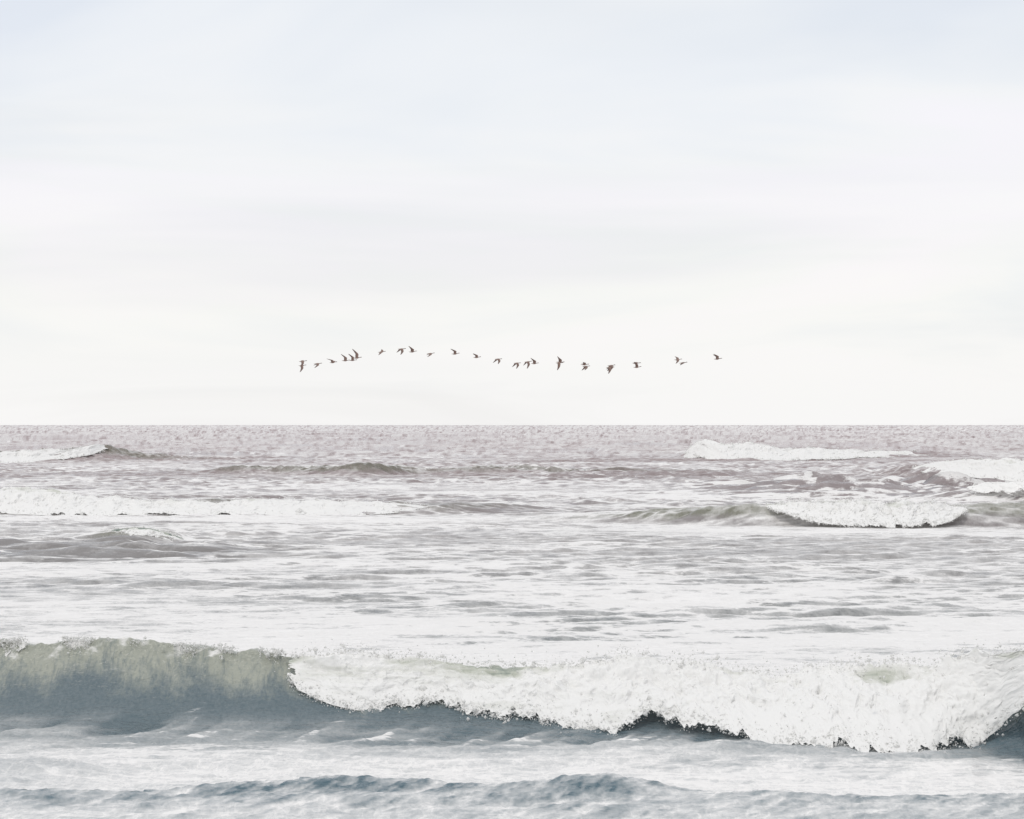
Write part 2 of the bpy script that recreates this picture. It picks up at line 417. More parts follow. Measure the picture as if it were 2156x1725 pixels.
# ------------------------------------------------------------------ water material
def attr(t, name):
    a = N(t, 'ShaderNodeAttribute', attribute_name=name); return a.outputs['Fac']
def new_mat(name):
    m = bpy.data.materials.new(name); m.use_nodes = True; m.node_tree.nodes.clear(); return m, m.node_tree
m_sea, t = new_mat('sea_water')
geo = N(t, 'ShaderNodeNewGeometry')
sp = N(t, 'ShaderNodeSeparateXYZ'); L(t, geo.outputs['Position'], sp.inputs[0])
yv = sp.outputs[1]
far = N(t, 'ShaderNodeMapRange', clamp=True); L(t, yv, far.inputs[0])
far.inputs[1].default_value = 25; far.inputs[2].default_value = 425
def nz(t, scale, detail, rough=0.55, vscale=(1, 1, 1), rot=0.0, dist_=0.0):
    m = N(t, 'ShaderNodeMapping'); m.inputs['Scale'].default_value = vscale; m.inputs['Rotation'].default_value = (0, 0, rot)
    L(t, geo_pos(t), m.inputs[0])
    n = N(t, 'ShaderNodeTexNoise', i_Scale=scale, i_Detail=detail, i_Roughness=rough, i_Distortion=dist_)
    L(t, m.outputs[0], n.inputs['Vector']); return n.outputs[0]
_pos = {}
def geo_pos(t):
    if t.name not in _pos:
        _pos[t.name] = t.nodes.new('ShaderNodeNewGeometry').outputs['Position']
    return _pos[t.name]
foam_a, veil_a, thru_tint_a = attr(t, 'foam'), attr(t, 'veil'), attr(t, 'thru_tint')
fn1 = nz(t, 3.2, 6, 0.62, (0.55, 1, 1), 0.0, 0.4)
fn2 = nz(t, 14.0, 4, 0.6, (0.5, 1, 1))
fn5 = nz(t, 5.5, 5, 0.68, (0.33, 1.5, 1), -0.06)
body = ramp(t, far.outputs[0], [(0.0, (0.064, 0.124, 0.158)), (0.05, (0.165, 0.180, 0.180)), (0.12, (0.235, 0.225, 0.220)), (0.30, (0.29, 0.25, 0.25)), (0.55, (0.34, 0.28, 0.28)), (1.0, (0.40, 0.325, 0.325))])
thru_col = ramp(t, far.outputs[0], [(0.0, (0.37, 0.39, 0.335)), (0.10, (0.26, 0.255, 0.21)), (0.2, (0.19, 0.19, 0.15)), (0.4, (0.18, 0.175, 0.14)), (1.0, (0.23, 0.21, 0.17))])  # crest tint: paler nearby for painted through-light, darker olive farther out
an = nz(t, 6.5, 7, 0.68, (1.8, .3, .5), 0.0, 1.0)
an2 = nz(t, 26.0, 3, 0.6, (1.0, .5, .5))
ash = mth(t, 'ADD', mth(t, 'MULTIPLY_ADD', thru_tint_a, 1.15, -0.08), mth(t, 'MULTIPLY', mth(t, 'SUBTRACT', an, 0.5), mth(t, 'MULTIPLY', thru_tint_a, 3.2)))
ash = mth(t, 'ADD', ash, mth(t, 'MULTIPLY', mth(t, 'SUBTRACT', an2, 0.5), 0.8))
agate = mth(t, 'MULTIPLY', thru_tint_a, 6.0, clamp=True)
thru_fac = mth(t, 'MULTIPLY', ash, agate, clamp=True)
bcol = mixc(t, thru_fac, body.outputs[0], thru_col.outputs[0])
# bump: ripples
b1 = nz(t, 9.0, 4, 0.6, (0.6, 1.3, 1), 0.35)
b2 = nz(t, 1.1, 5, 0.6, (0.5, 1.2, 1), -0.08)
b3 = nz(t, 0.16, 4, 0.6, (0.5, 1.2, 1), -0.05)
farm = N(t, 'ShaderNodeMapRange', clamp=True); L(t, yv, farm.inputs[0]); farm.inputs[1].default_value = 90; farm.inputs[2].default_value = 300
hgt = mth(t, 'MULTIPLY', b1, 0.020)
hgt = mth(t, 'ADD', hgt, mth(t, 'MULTIPLY', b2, mth(t, 'MULTIPLY_ADD', farm.outputs[0], 0.34, 0.10)))
hgt = mth(t, 'ADD', hgt, mth(t, 'MULTIPLY', b3, mth(t, 'MULTIPLY', farm.outputs[0], 1.2)))
b4 = nz(t, 3.6, 4, 0.65, (0.5, 1.3, 1), 0.12)
hgt = mth(t, 'ADD', hgt, mth(t, 'MULTIPLY', b4, 0.07))
bump = N(t, 'ShaderNodeBump', i_Strength=1.0, i_Distance=1.0)
L(t, hgt, bump.inputs['Height'])
slo = attr(t, 'slope')
smr = N(t, 'ShaderNodeMapRange', clamp=True); L(t, yv, smr.inputs[0]); smr.inputs[1].default_value = 110; smr.inputs[2].default_value = 260
tilt = mth(t, 'MULTIPLY', mth(t, 'MULTIPLY', slo, smr.outputs[0]), -1.0)
tv = N(t, 'ShaderNodeCombineXYZ'); L(t, tilt, tv.inputs[1])
va = N(t, 'ShaderNodeVectorMath', operation='ADD'); L(t, geo.outputs['Normal'], va.inputs[0]); L(t, tv.outputs[0], va.inputs[1])
vn = N(t, 'ShaderNodeVectorMath', operation='NORMALIZE'); L(t, va.outputs[0], vn.inputs[0]); L(t, vn.outputs[0], bump.inputs['Normal'])
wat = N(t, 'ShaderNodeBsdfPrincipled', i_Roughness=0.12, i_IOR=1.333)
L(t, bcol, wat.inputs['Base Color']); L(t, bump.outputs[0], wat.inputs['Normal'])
fo = N(t, 'ShaderNodeBsdfPrincipled', i_Roughness=0.7, i_IOR=1.33)
fo.inputs['Base Color'].default_value = (0.885, 0.872, 0.858, 1)
fo.inputs['Specular IOR Level'].default_value = 0.25
fb = N(t, 'ShaderNodeBump', i_Strength=0.6, i_Distance=0.03)
L(t, mth(t, 'ADD', mth(t, 'ADD', fn2, mth(t, 'MULTIPLY', fn1, 3.0)), mth(t, 'MULTIPLY', fn5, 2.5)), fb.inputs['Height']); L(t, fb.outputs[0], fo.inputs['Normal'])
s = mth(t, 'ADD', foam_a, mth(t, 'MULTIPLY', mth(t, 'SUBTRACT', fn1, 0.5), 1.1))
fn4 = nz(t, 1.9, 4, 0.6, (0.6, 1, 1), 0.2, 0.6)
web = mth(t, 'SUBTRACT', 1.0, mth(t, 'MULTIPLY', mth(t, 'ABSOLUTE', mth(t, 'SUBTRACT', fn4, 0.5)), 14.0), clamp=True)
s = mth(t, 'ADD', s, mth(t, 'MULTIPLY', web, 0.30))
s = mth(t, 'ADD', s, mth(t, 'MULTIPLY', mth(t, 'SUBTRACT', fn2, 0.5), 0.45))
fn6 = nz(t, 1.5, 6, 0.72, (0.9, 0.9, 1), -0.06)
fn7 = nz(t, 0.42, 5, 0.7, (1.0, 0.9, 1), 0.05)
midz = N(t, 'ShaderNodeMapRange', clamp=True); L(t, yv, midz.inputs[0]); midz.inputs[1].default_value = 35.5; midz.inputs[2].default_value = 42
fine_ = mth(t, 'ADD', mth(t, 'SUBTRACT', fn6, 0.5), mth(t, 'MULTIPLY', mth(t, 'SUBTRACT', fn7, 0.5), 0.8))
fine_ = mth(t, 'MULTIPLY', fine_, midz.outputs[0])
s = mth(t, 'ADD', s, mth(t, 'MULTIPLY', mth(t, 'SUBTRACT', fn5, 0.5), 1.0))
s = mth(t, 'ADD', s, mth(t, 'MULTIPLY', fine_, 1.3))
mr = N(t, 'ShaderNodeMapRange', clamp=True, interpolation_type='SMOOTHSTEP'); L(t, s, mr.inputs[0])
mr.inputs[1].default_value = 0.32; mr.inputs[2].default_value = 1.0
fn3 = nz(t, 17.0, 5, 0.7, (1.3, 0.45, 1), 0.6, 0.3)
gr = mth(t, 'MULTIPLY', mth(t, 'SUBTRACT', fn3, 0.5), mth(t, 'MULTIPLY', mth(t, 'MULTIPLY_ADD', veil_a, 0.5, 0.17), 1.0))
vv = mth(t, 'ADD', mth(t, 'MULTIPLY', veil_a, mth(t, 'MULTIPLY_ADD', fn1, 0.9, 0.55)), gr)
rl = nz(t, 3.4, 4, 0.6, (1.1, 0.5, 1), 0.75, 0.5)
line = mth(t, 'SUBTRACT', 1.0, mth(t, 'MULTIPLY', mth(t, 'ABSOLUTE', mth(t, 'SUBTRACT', rl, 0.5)), 16.0), clamp=True)
vv = mth(t, 'ADD', vv, mth(t, 'MULTIPLY', line, mth(t, 'MULTIPLY', veil_a, 0.24)))
vfar = N(t, 'ShaderNodeMapRange', clamp=True); L(t, yv, vfar.inputs[0]); vfar.inputs[1].default_value = 180; vfar.inputs[2].default_value = 420; vfar.inputs[3].default_value = 1.0; vfar.inputs[4].default_value = 0.25
vv = mth(t, 'ADD', vv, mth(t, 'MULTIPLY', fine_, mth(t, 'MULTIPLY', vfar.outputs[0], 1.3)))
vv = mth(t, 'ADD', vv, mth(t, 'MULTIPLY', mth(t, 'SUBTRACT', fn5, 0.5), veil_a), clamp=True)
ff = mth(t, 'MAXIMUM', mth(t, 'MULTIPLY', mr.outputs[0], 0.93), vv)
mx = N(t, 'ShaderNodeMixShader'); L(t, ff, mx.inputs[0]); L(t, wat.outputs[0], mx.inputs[1]); L(t, fo.outputs[0], mx.inputs[2])
out = N(t, 'ShaderNodeOutputMaterial'); L(t, mx.outputs[0], out.inputs[0])

me = grid_mesh('sea', co, NR, NC, {'foam': foam, 'veil': veil, 'thru_tint': thru_tint, 'slope': SL})
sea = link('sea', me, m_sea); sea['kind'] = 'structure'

# sea bed of wet sand under the whole sheet (never a gap below the water at the near end)
bm = bmesh.new()
v = [bm.verts.new(p) for p in ((-60, -30, 0.6), (60, -30, 0.6), (60, 6, 0.35), (-60, 6, 0.35), (60, 16, -0.6), (-60, 16, -0.6))]
bm.faces.new((v[0], v[1], v[2], v[3])); bm.faces.new((v[3], v[2], v[4], v[5]))
me = bpy.data.meshes.new('beach'); bm.to_mesh(me); bm.free()
m_sand, t = new_mat('wet_sand')
g_ = nz(t, 1.2, 6)
cr = ramp(t, g_, [(0.3, (0.20, 0.17, 0.14)), (0.7, (0.30, 0.26, 0.21))])
pb = N(t, 'ShaderNodeBsdfPrincipled', i_Roughness=0.45); L(t, cr.outputs[0], pb.inputs['Base Color'])
out = N(t, 'ShaderNodeOutputMaterial'); L(t, pb.outputs[0], out.inputs[0])
beach = link('beach', me, m_sand); beach['kind'] = 'structure'

# ------------------------------------------------------------------ whitewater
m_foam, t = new_mat('whitewater')
thin_a = attr(t, 'thin')
pos = geo_pos(t)
f1 = N(t, 'ShaderNodeTexNoise', i_Scale=5.0, i_Detail=5.0, i_Roughness=0.62, i_Distortion=0.5); L(t, pos, f1.inputs['Vector'])
f2 = N(t, 'ShaderNodeTexNoise', i_Scale=38.0, i_Detail=3.0, i_Roughness=0.6); L(t, pos, f2.inputs['Vector'])
sm = mth(t, 'ADD', thin_a, mth(t, 'MULTIPLY', mth(t, 'SUBTRACT', f1.outputs[0], 0.5), 1.7))
sm = mth(t, 'ADD', sm, mth(t, 'MULTIPLY', mth(t, 'SUBTRACT', f2.outputs[0], 0.5), 0.15))
f0 = N(t, 'ShaderNodeTexNoise', i_Scale=1.4, i_Detail=3.0, i_Roughness=0.5, i_Distortion=0.6); L(t, pos, f0.inputs['Vector'])
sm = mth(t, 'ADD', sm, mth(t, 'MULTIPLY', mth(t, 'SUBTRACT', f0.outputs[0], 0.5), 0.8))
tr_ = ramp(t, sm, [(0.36, (0.92, 0.915, 0.90)), (0.60, (0.76, 0.765, 0.72)), (0.80, (0.58, 0.60, 0.53)), (1.0, (0.28, 0.33, 0.30))])
pb = N(t, 'ShaderNodeBsdfPrincipled', i_Roughness=0.75, i_IOR=1.33)
pb.inputs['Specular IOR Level'].default_value = 0.2
pb.inputs['Subsurface Weight'].default_value = 0.0
L(t, tr_.outputs[0], pb.inputs['Base Color'])
bh = mth(t, 'ADD', mth(t, 'MULTIPLY', f1.outputs[0], 0.09), mth(t, 'MULTIPLY', f2.outputs[0], 0.014))
bb = N(t, 'ShaderNodeBump', i_Strength=0.26, i_Distance=1.0); L(t, bh, bb.inputs['Height']); L(t, bb.outputs[0], pb.inputs['Normal'])
tl = N(t, 'ShaderNodeBsdfTranslucent'); L(t, tr_.outputs[0], tl.inputs[0])
mxf = N(t, 'ShaderNodeMixShader'); mxf.inputs[0].default_value = 0.13; L(t, pb.outputs[0], mxf.inputs[1]); L(t, tl.outputs[0], mxf.inputs[2])
out = N(t, 'ShaderNodeOutputMaterial'); L(t, mxf.outputs[0], out.inputs[0])

m_spray, t = new_mat('spray_drops')
db = N(t, 'ShaderNodeBsdfDiffuse'); db.inputs[0].default_value = (0.92, 0.915, 0.90, 1)
dt = N(t, 'ShaderNodeBsdfTranslucent'); dt.inputs[0].default_value = (0.95, 0.95, 0.94, 1)
dm_ = N(t, 'ShaderNodeMixShader'); dm_.inputs[0].default_value = 0.5; L(t, db.outputs[0], dm_.inputs[1]); L(t, dt.outputs[0], dm_.inputs[2])
out = N(t, 'ShaderNodeOutputMaterial'); L(t, dm_.outputs[0], out.inputs[0])

def droplets(name, pts, rad, mat, parent):
    """each drop an uneven octahedron"""
    n = len(pts)
    base = np.array([(1,0,0),(-1,0,0),(0,1,0),(0,-1,0),(0,0,1),(0,0,-1)], float)
    fc = np.array([(0,2,4),(2,1,4),(1,3,4),(3,0,4),(2,0,5),(1,2,5),(3,1,5),(0,3,5)])
    sc = rng.uniform(0.6, 1.5, (n, 6, 1))*rad[:, None, None]
    co = pts[:, None, :] + base[None]*sc
    q = (fc[None]+np.arange(n)[:, None, None]*6).reshape(-1, 3)
    me = bpy.data.meshes.new(name)
    me.from_pydata(co.reshape(-1, 3).tolist(), [], q.tolist())
    me.polygons.foreach_set('use_smooth', np.ones(len(q), dtype=bool))
    me.update()
    o = link(name, me, mat, parent); o['kind'] = 'stuff'
    return o

def breaker(name, label, rows, nu, nv, lump, fine, ragged, depth, edge_noise=0.25, spray=0, spray_r=0.012, vlen=1.0, seed=0, thin_amt=0.0, scale=1.0, parent=None):
    """rows: (x, y_top, z_top, y_toe, z_toe) in metres along the wave.  The whitewater is a rolling, lumpy
    body: from behind the crest, over it, and down to a ragged toe that overhangs the water."""
    g = np.random.default_rng(seed)
    a = np.array(rows, float)
    U = np.linspace(a[0, 0], a[-1, 0], nu)
    ks = max(3, nu//60) | 1
    ker = np.hanning(ks+2)[1:-1]; ker /= ker.sum()
    def ip(c):
        v_ = np.interp(U, a[:, 0], a[:, c]); pad = ks//2
        return np.convolve(np.pad(v_, pad, 'edge'), ker, 'valid')
    yt, zt, yb, zb = ip(1), ip(2), ip(3), ip(4)
    Hh = np.clip(zt-zb, 0.02, None)
    V = np.linspace(0, 1, nv)
    UU = np.repeat(U[None, :], nv, 0); VV = np.repeat(V[:, None], nu, 1)
    oU = g.uniform(0, 50)
    # edge: how far down the front the foam reaches at each x
    e1 = samp(Q1[0], Q1[1], U*0.55/scale+oU, U*0+3); e2 = samp(Q2[0], Q2[1], U*1.1/scale+oU, U*0+7); e3 = samp(Q1[0], Q1[1], U*1.8/scale+oU, U*0+9)
    reach = 1.05 - edge_noise*np.clip(0.15 + 0.42*e2 + 0.30*e1 + 0.16*e3, 0, 1.9)
    # profile parameter: 0..0.22 behind the crest, 0.22..1 the front
    vf = np.clip((VV-0.2)/0.8, 0, 1)*reach[None, :]
    vb = np.clip((0.2-VV)/0.2, 0, 1)
    bulge = np.sin(np.pi*np.clip(vf, 0, 1))
    # front: convex roller, steeper towards the toe
    fy = vf**1.25; fz = 1-(1-np.cos(vf*np.pi/2))**0.8
    yy = yt[None, :] + (yb-yt)[None, :]*fy + vb*depth*Hh[None, :]*1.2
    zz_ = zb[None, :] + Hh[None, :]*fz - vb**1.6*Hh[None, :]*0.75
    # outward normal of the profile in the y-z plane
    ny = -np.sin(np.clip(vf*1.3, 0, 1)*np.pi/2) + 0.6*vb; nz_ = np.cos(np.clip(vf*1.3, 0, 1)*np.pi/2)*1.0
    arc = VV*vlen*np.sqrt(Hh.mean()**2+np.abs(yt-yb).mean()**2)*1.4
    q5 = np.clip(samp(Q2[0], Q2[1], UU*0.55/scale+oU+7, arc*0.7/scale+3), -1.6, 1.6)
    q1 = samp(Q2[0], Q2[1], UU*1.5/scale+oU, arc*1.7/scale+4)
    q2 = samp(Q1[0], Q1[1], UU/scale+oU, arc/scale+8)
    q3 = samp(Q1[0], Q1[1], UU*2.7/scale+oU, arc*2.7/scale+1)
    q4 = samp(Q1[0], Q1[1], UU*0.45/scale+oU, arc*0.45/scale+11)
    bil = 1-np.abs(q4)*1.1 + 0.9*q5                     # cauliflower lobes
    dd = lump*(0.35*q1 + 0.45*bil + 0.25*q2) + fine*(q2*0.5+q3*0.5+ 0.7*(1-np.abs(q3)))
    taper = np.clip(np.minimum(UU-U[0], U[-1]-UU)/(0.06*(U[-1]-U[0])+1e-6), 0, 1)
    env = np.clip(Hh[None, :]/max(Hh.max(), .01), 0.25, 1)*(0.35+0.65*taper)*(0.35+0.65*np.sin(np.pi*np.clip(VV*0.92+0.06, 0, 1)))
    dd = dd*env
    yy = yy + ny*dd; zz_ = zz_ + nz_*dd
    UU2 = UU + fine*q3*0.8*env
    co = np.stack([UU2, yy, zz_], -1)
    # holes and ragged fringe
    rg = samp(Q1[0], Q1[1], UU*1.0/scale+oU+5, arc*1.0/scale+6) + 0.35*q3
    fringe = (0.66+0.12*q5)*sstep(1-ragged*(0.75+0.35*q5), 1.0, VV) + sstep(0.12, 0.0, VV) + 0.9*sstep(0.5, 0.0, taper)
    kill = rg < (-3.6 + 4.2*fringe)
    keep = ~(kill[:-1, :-1] | kill[1:, 1:])
    thin_ = thin_amt*np.clip(np.exp(-((VV-0.30)/0.13)**2)*(0.6+0.7*samp(Q2[0], Q2[1], UU*1.2+oU, arc+2)), 0, 2) + 0.12
    mid = nu//2
    root = parent
    if root is None:
        root = bpy.data.objects.new('breaking_wave', None); C.objects.link(root)
        root.location = (float(U[mid]), float(yt[mid]), 0)
        root['label'] = label; root['category'] = 'wave'; root['group'] = 'breaking waves'
        root.empty_display_size = 0.5
    org = np.array(root.location)
    me = grid_mesh('whitewater', (co.reshape(-1, 3)-org), nv, nu, {'thin': thin_}, keep=keep, flip=True)
    link('whitewater', me, m_foam, root)
    if spray:
        n = spray
        iu = g.integers(2, nu-2, n)
        mode = g.random(n)
        iv = np.where(mode < 0.62, (nv-1-np.abs(g.normal(0, nv*ragged*0.45, n))).astype(int),
                      np.where(mode < 0.94, (nv*0.2+g.normal(0, nv*0.06, n)).astype(int), g.integers(0, nv, n)))
        iv = np.clip(iv, 0, nv-1)
        p = co[iv, iu].copy()
        hs = Hh.mean()
        out_ = g.exponential(1, n)*0.06*hs**0.5
        p[:, 1] += ny[iv, iu]*out_; p[:, 2] += nz_[iv, iu]*out_*0.8 + g.normal(0, .035, n)*hs
        p[:, 2] -= np.where(mode < 0.62, np.abs(g.normal(0, .05, n))*hs, -np.abs(g.normal(0, .03, n))*hs)
        p[:, 0] += g.normal(0, .02, n)*hs
        rr = spray_r*np.exp(g.normal(-0.25, 0.55, n))
        s_ = droplets('spray', p-org, rr, m_spray, root)
    return root

def rowspx(L_, Dtoe_scale=1.0, back=1.0, toe_lift=0.0):
    """(picture x, top, bottom, toe distance, depth of the roller) -> metres"""
    out_ = []
    for px, yt_, yb_, D, dp in L_:
        zt_ = wz(yt_, D+dp); zb_ = wz(yb_, D)
        out_.append((wx(px, D), D+dp, zt_, D, zb_))
    return out_

# main breaker
mc = lambda px: None
def hit(px, py):
    """distance at which the line of sight through a picture point meets the face of the main wave"""
    rd = RIDGES['main']
    D = np.linspace(29, 38, 1800)
    zs, pr, _ = rd.z(wx(px, D), D+0.16*np.clip(rd.z(wx(px, D), D)[1], 0, 1)**3)
    m = np.nonzero(wz(py, D) < zs)[0]
    return float(D[m[0]]) if len(m) else float(rd.crest(wx(px, 34.0)))
def face_rows(L_, scrap=False):
    out_ = []
    for px, yt_, yb_, off in L_:
        if scrap:
            Dt = float(RIDGES['main'].crest(wx(px, 35.0))) - 0.16; Db = Dt - 0.10 - off*2
            out_.append((wx(px, Db), Dt, wz(yt_, Dt), Db, wz(yb_, Db))); continue
        Dt = min(hit(px, yt_), hit(px, 0.6*yt_+0.4*yb_)+0.15) - 0.02
        Db = min(hit(px, yb_) - off, Dt-0.04)
        out_.append((wx(px, Db), Dt, wz(yt_, Dt), Db, wz(yb_, Db)))
    return out_
M = [(605, 1392, 1420, .06), (625, 1384, 1446, .06), (660, 1382, 1462, .06), (700, 1384, 1478, .06), (760, 1388, 1490, .06), (850, 1392, 1488, .06), (930, 1396, 1488, .06),
     (1000, 1400, 1500, .06), (1060, 1401, 1514, .06), (1150, 1402, 1520, .06), (1260, 1402, 1532, .06), (1400, 1400, 1550, .06), (1550, 1400, 1560, .06), (1700, 1400, 1572, .06),
     (1850, 1400, 1582, .06), (1930, 1398, 1584, .06), (2000, 1394, 1576, .06), (2060, 1388, 1556, .06), (2110, 1382, 1518, .06), (2145, 1374, 1486, .06), (2200, 1372, 1456, .06), (2280, 1372, 1430, .06), (2380, 1376, 1410, .06)]
big = breaker('main', 'largest breaker nearest the beach, its thick white water tumbling over a dark teal face', face_rows(M), 1200, 210, 0.12, 0.013, 0.20, 0.5, edge_noise=0.19, spray=9000, spray_r=0.0095, seed=21, thin_amt=0.38)
# white scraps of the same crest that have begun to break further left
for L_, n_, sp_, sd, th_ in (
    ([(-420, 1385, 1430, .05), (-200, 1372, 1425, .06), (-60, 1362, 1416, .06), (0, 1356, 1408, .05), (35, 1352, 1396, .04), (58, 1350, 1372, .02)], 360, 1600, 23, .5),):
    breaker('scrap', '', face_rows(L_, sd > 23), n_, 44, 0.02, 0.014, 0.7, 0.3, edge_noise=0.7, spray=sp_*2, spray_r=0.007, seed=sd, thin_amt=th_*0.2, parent=big)
# torn drops and flecks along the brow of the unbroken part
g_ = np.random.default_rng(77)
n_ = 11000
pxs = g_.uniform(-420, 650, n_)
xs = wx(pxs, 35.0)
dens = 0.8*samp(Q2[0], Q2[1], xs*2.1+11, xs*0+2) + 0.7*samp(Q1[0], Q1[1], xs*1.1, xs*0+5)
sel = (dens + g_.normal(0, .3, n_)) > 0.55
xs = xs[sel]; dens = dens[sel]; n_ = len(xs)
rm_ = RIDGES['main']
fall = g_.exponential(1, n_)*0.05*np.clip(dens, .2, 2)
yc_ = rm_.smooth(xs, rm_.c)-0.16+g_.normal(0, .05, n_)-fall*0.6
zc_ = rm_.smooth(xs, rm_.h)+0.035+g_.normal(0, .02, n_)-fall
droplets('crest_flecks', np.stack([xs, yc_, zc_], -1)-np.array(big.location), 0.0058*np.exp(g_.normal(0, .6, n_)), m_spray, big)
A = [(-600, 955, 980, 270, 4), (-200, 948, 978, 269, 4), (0, 949, 974, 269, 4), (60, 946, 973, 269, 4), (130, 941, 968, 271, 4), (185, 936, 960, 274, 3.5), (212, 938, 950, 277, 3), (225, 942, 948, 278, 2)]
breaker('a', 'distant white breaker at the far left with a bare olive shoulder at its right end', rowspx(A), 420, 50, 0.34, 0.10, 0.12, 0.8, edge_noise=0.12, spray=1500, spray_r=0.05, seed=31, scale=7, thin_amt=0.1)
B = [(1440, 962, 966, 279, 3), (1455, 946, 968, 277, 3.5), (1490, 931, 970, 274, 4.5), (1530, 934, 972, 272, 5), (1570, 936, 972, 272, 5), (1650, 940, 970, 273, 4.5), (1750, 944, 966, 275, 4), (1850, 948, 963, 278, 3.5), (1930, 950, 960, 281, 3), (1970, 953, 958, 283, 2)]
breaker('b', 'most distant white breaker on the right, tallest at its left end and tapering away', rowspx(B), 520, 56, 0.32, 0.10, 0.12, 0.8, edge_noise=0.14, spray=1500, spray_r=0.05, seed=32, scale=7, thin_amt=0.1)
Cc = [(1925, 986, 992, 189, 2), (1960, 979, 996, 187, 3), (2010, 973, 1002, 184, 4), (2080, 971, 1008, 181, 4), (2156, 968, 1016, 178, 4.5), (2300, 968, 1020, 177, 4.5), (2500, 975, 1012, 180, 3)]
breaker('c', 'white breaker running out of the right edge, second one in from the horizon', rowspx(Cc), 380, 60, 0.24, 0.08, 0.2, 0.8, edge_noise=0.1, spray=1200, spray_r=0.035, seed=33, scale=5, thin_amt=0.4)
C2 = [(2040, 1024, 1030, 136, 1), (2080, 1018, 1042, 134, 2), (2130, 1016, 1050, 132, 2.5), (2170, 1015, 1054, 131, 2.5), (2300, 1018, 1054, 131, 2.5), (2480, 1030, 1045, 133, 1)]
breaker('c2', 'short foam tongue at the right edge spilling below a bigger white breaker', rowspx(C2), 260, 44, 0.16, 0.06, 0.3, 0.8, edge_noise=0.3, spray=600, spray_r=0.025, seed=34, scale=4, thin_amt=0.2)
Dd = [(-600, 1040, 1080, 112, 2.2), (-200, 1030, 1080, 112, 2.4), (0, 1033, 1078, 111.5, 2.4), (100, 1036, 1082, 111, 2.2), (200, 1046, 1084, 111, 2), (330, 1051, 1086, 110.5, 2), (470, 1054, 1086, 110.5, 2), (600, 1056, 1086, 110.5, 2),
      (700, 1057, 1085, 110.5, 2), (780, 1057, 1082, 111, 1.8), (840, 1059, 1078, 111.6, 1.5), (885, 1064, 1072, 112.4, 1), (905, 1067, 1070, 113, .6)]
breaker('d', 'long low line of white water reaching in from the left edge at middle distance', rowspx(Dd), 900, 60, 0.14, 0.05, 0.22, 0.8, edge_noise=0.2, spray=3000, spray_r=0.02, seed=35, scale=3, thin_amt=0.25)
E = [(1615, 1062, 1068, 100, .8), (1650, 1060, 1080, 99, 1.3), (1690, 1060, 1094, 98.3, 1.8), (1750, 1059, 1101, 98, 2), (1830, 1059, 1107, 97.6, 2), (1900, 1060, 1108, 97.5, 2), (1960, 1061, 1105, 97.8, 1.8), (2000, 1063, 1096, 98.3, 1.5), (2025, 1066, 1080, 99, 1), (2038, 1068, 1074, 99.5, .6)]
breaker('e', 'compact white breaker on the right between a dark bare crest and a green bare crest', rowspx(E), 520, 64, 0.12, 0.045, 0.2, 0.8, edge_noise=0.30, spray=3000, spray_r=0.018, seed=36, scale=1.9, thin_amt=0.3)
F = [(212, 1123, 1130, 85.3, .4), (235, 1117, 1136, 84.8, .7), (270, 1113, 1128, 84.8, .7), (310, 1114, 1126, 84.8, .6), (345, 1121, 1134, 84.9, .6), (370, 1130, 1140, 85.1, .5), (385, 1135, 1140, 85.3, .3)]
breaker('f', 'little isolated peak on the left just starting to crumble, brownish with a thin white cap', rowspx(F), 200, 30, 0.05, 0.03, 0.5, 0.8, edge_noise=0.6, spray=500, spray_r=0.016, seed=37, scale=2, thin_amt=0.7)

# ------------------------------------------------------------------ geese
m_goose, t = new_mat('goose_feathers')
gc = N(t, 'ShaderNodeVertexColor', layer_name='plumage')
tcg = N(t, 'ShaderNodeTexCoord')
gn = N(t, 'ShaderNodeTexNoise', i_Scale=30.0, i_Detail=3.0); L(t, tcg.outputs['Object'], gn.inputs['Vector'])
gm = mixc(t, mth(t, 'MULTIPLY', gn.outputs[0], 0.35), gc.outputs[0], (0.26, 0.20, 0.17))
pb = N(t, 'ShaderNodeBsdfPrincipled', i_Roughness=0.8); L(t, gm, pb.inputs['Base Color'])
out = N(t, 'ShaderNodeOutputMaterial'); L(t, pb.outputs[0], out.inputs[0])

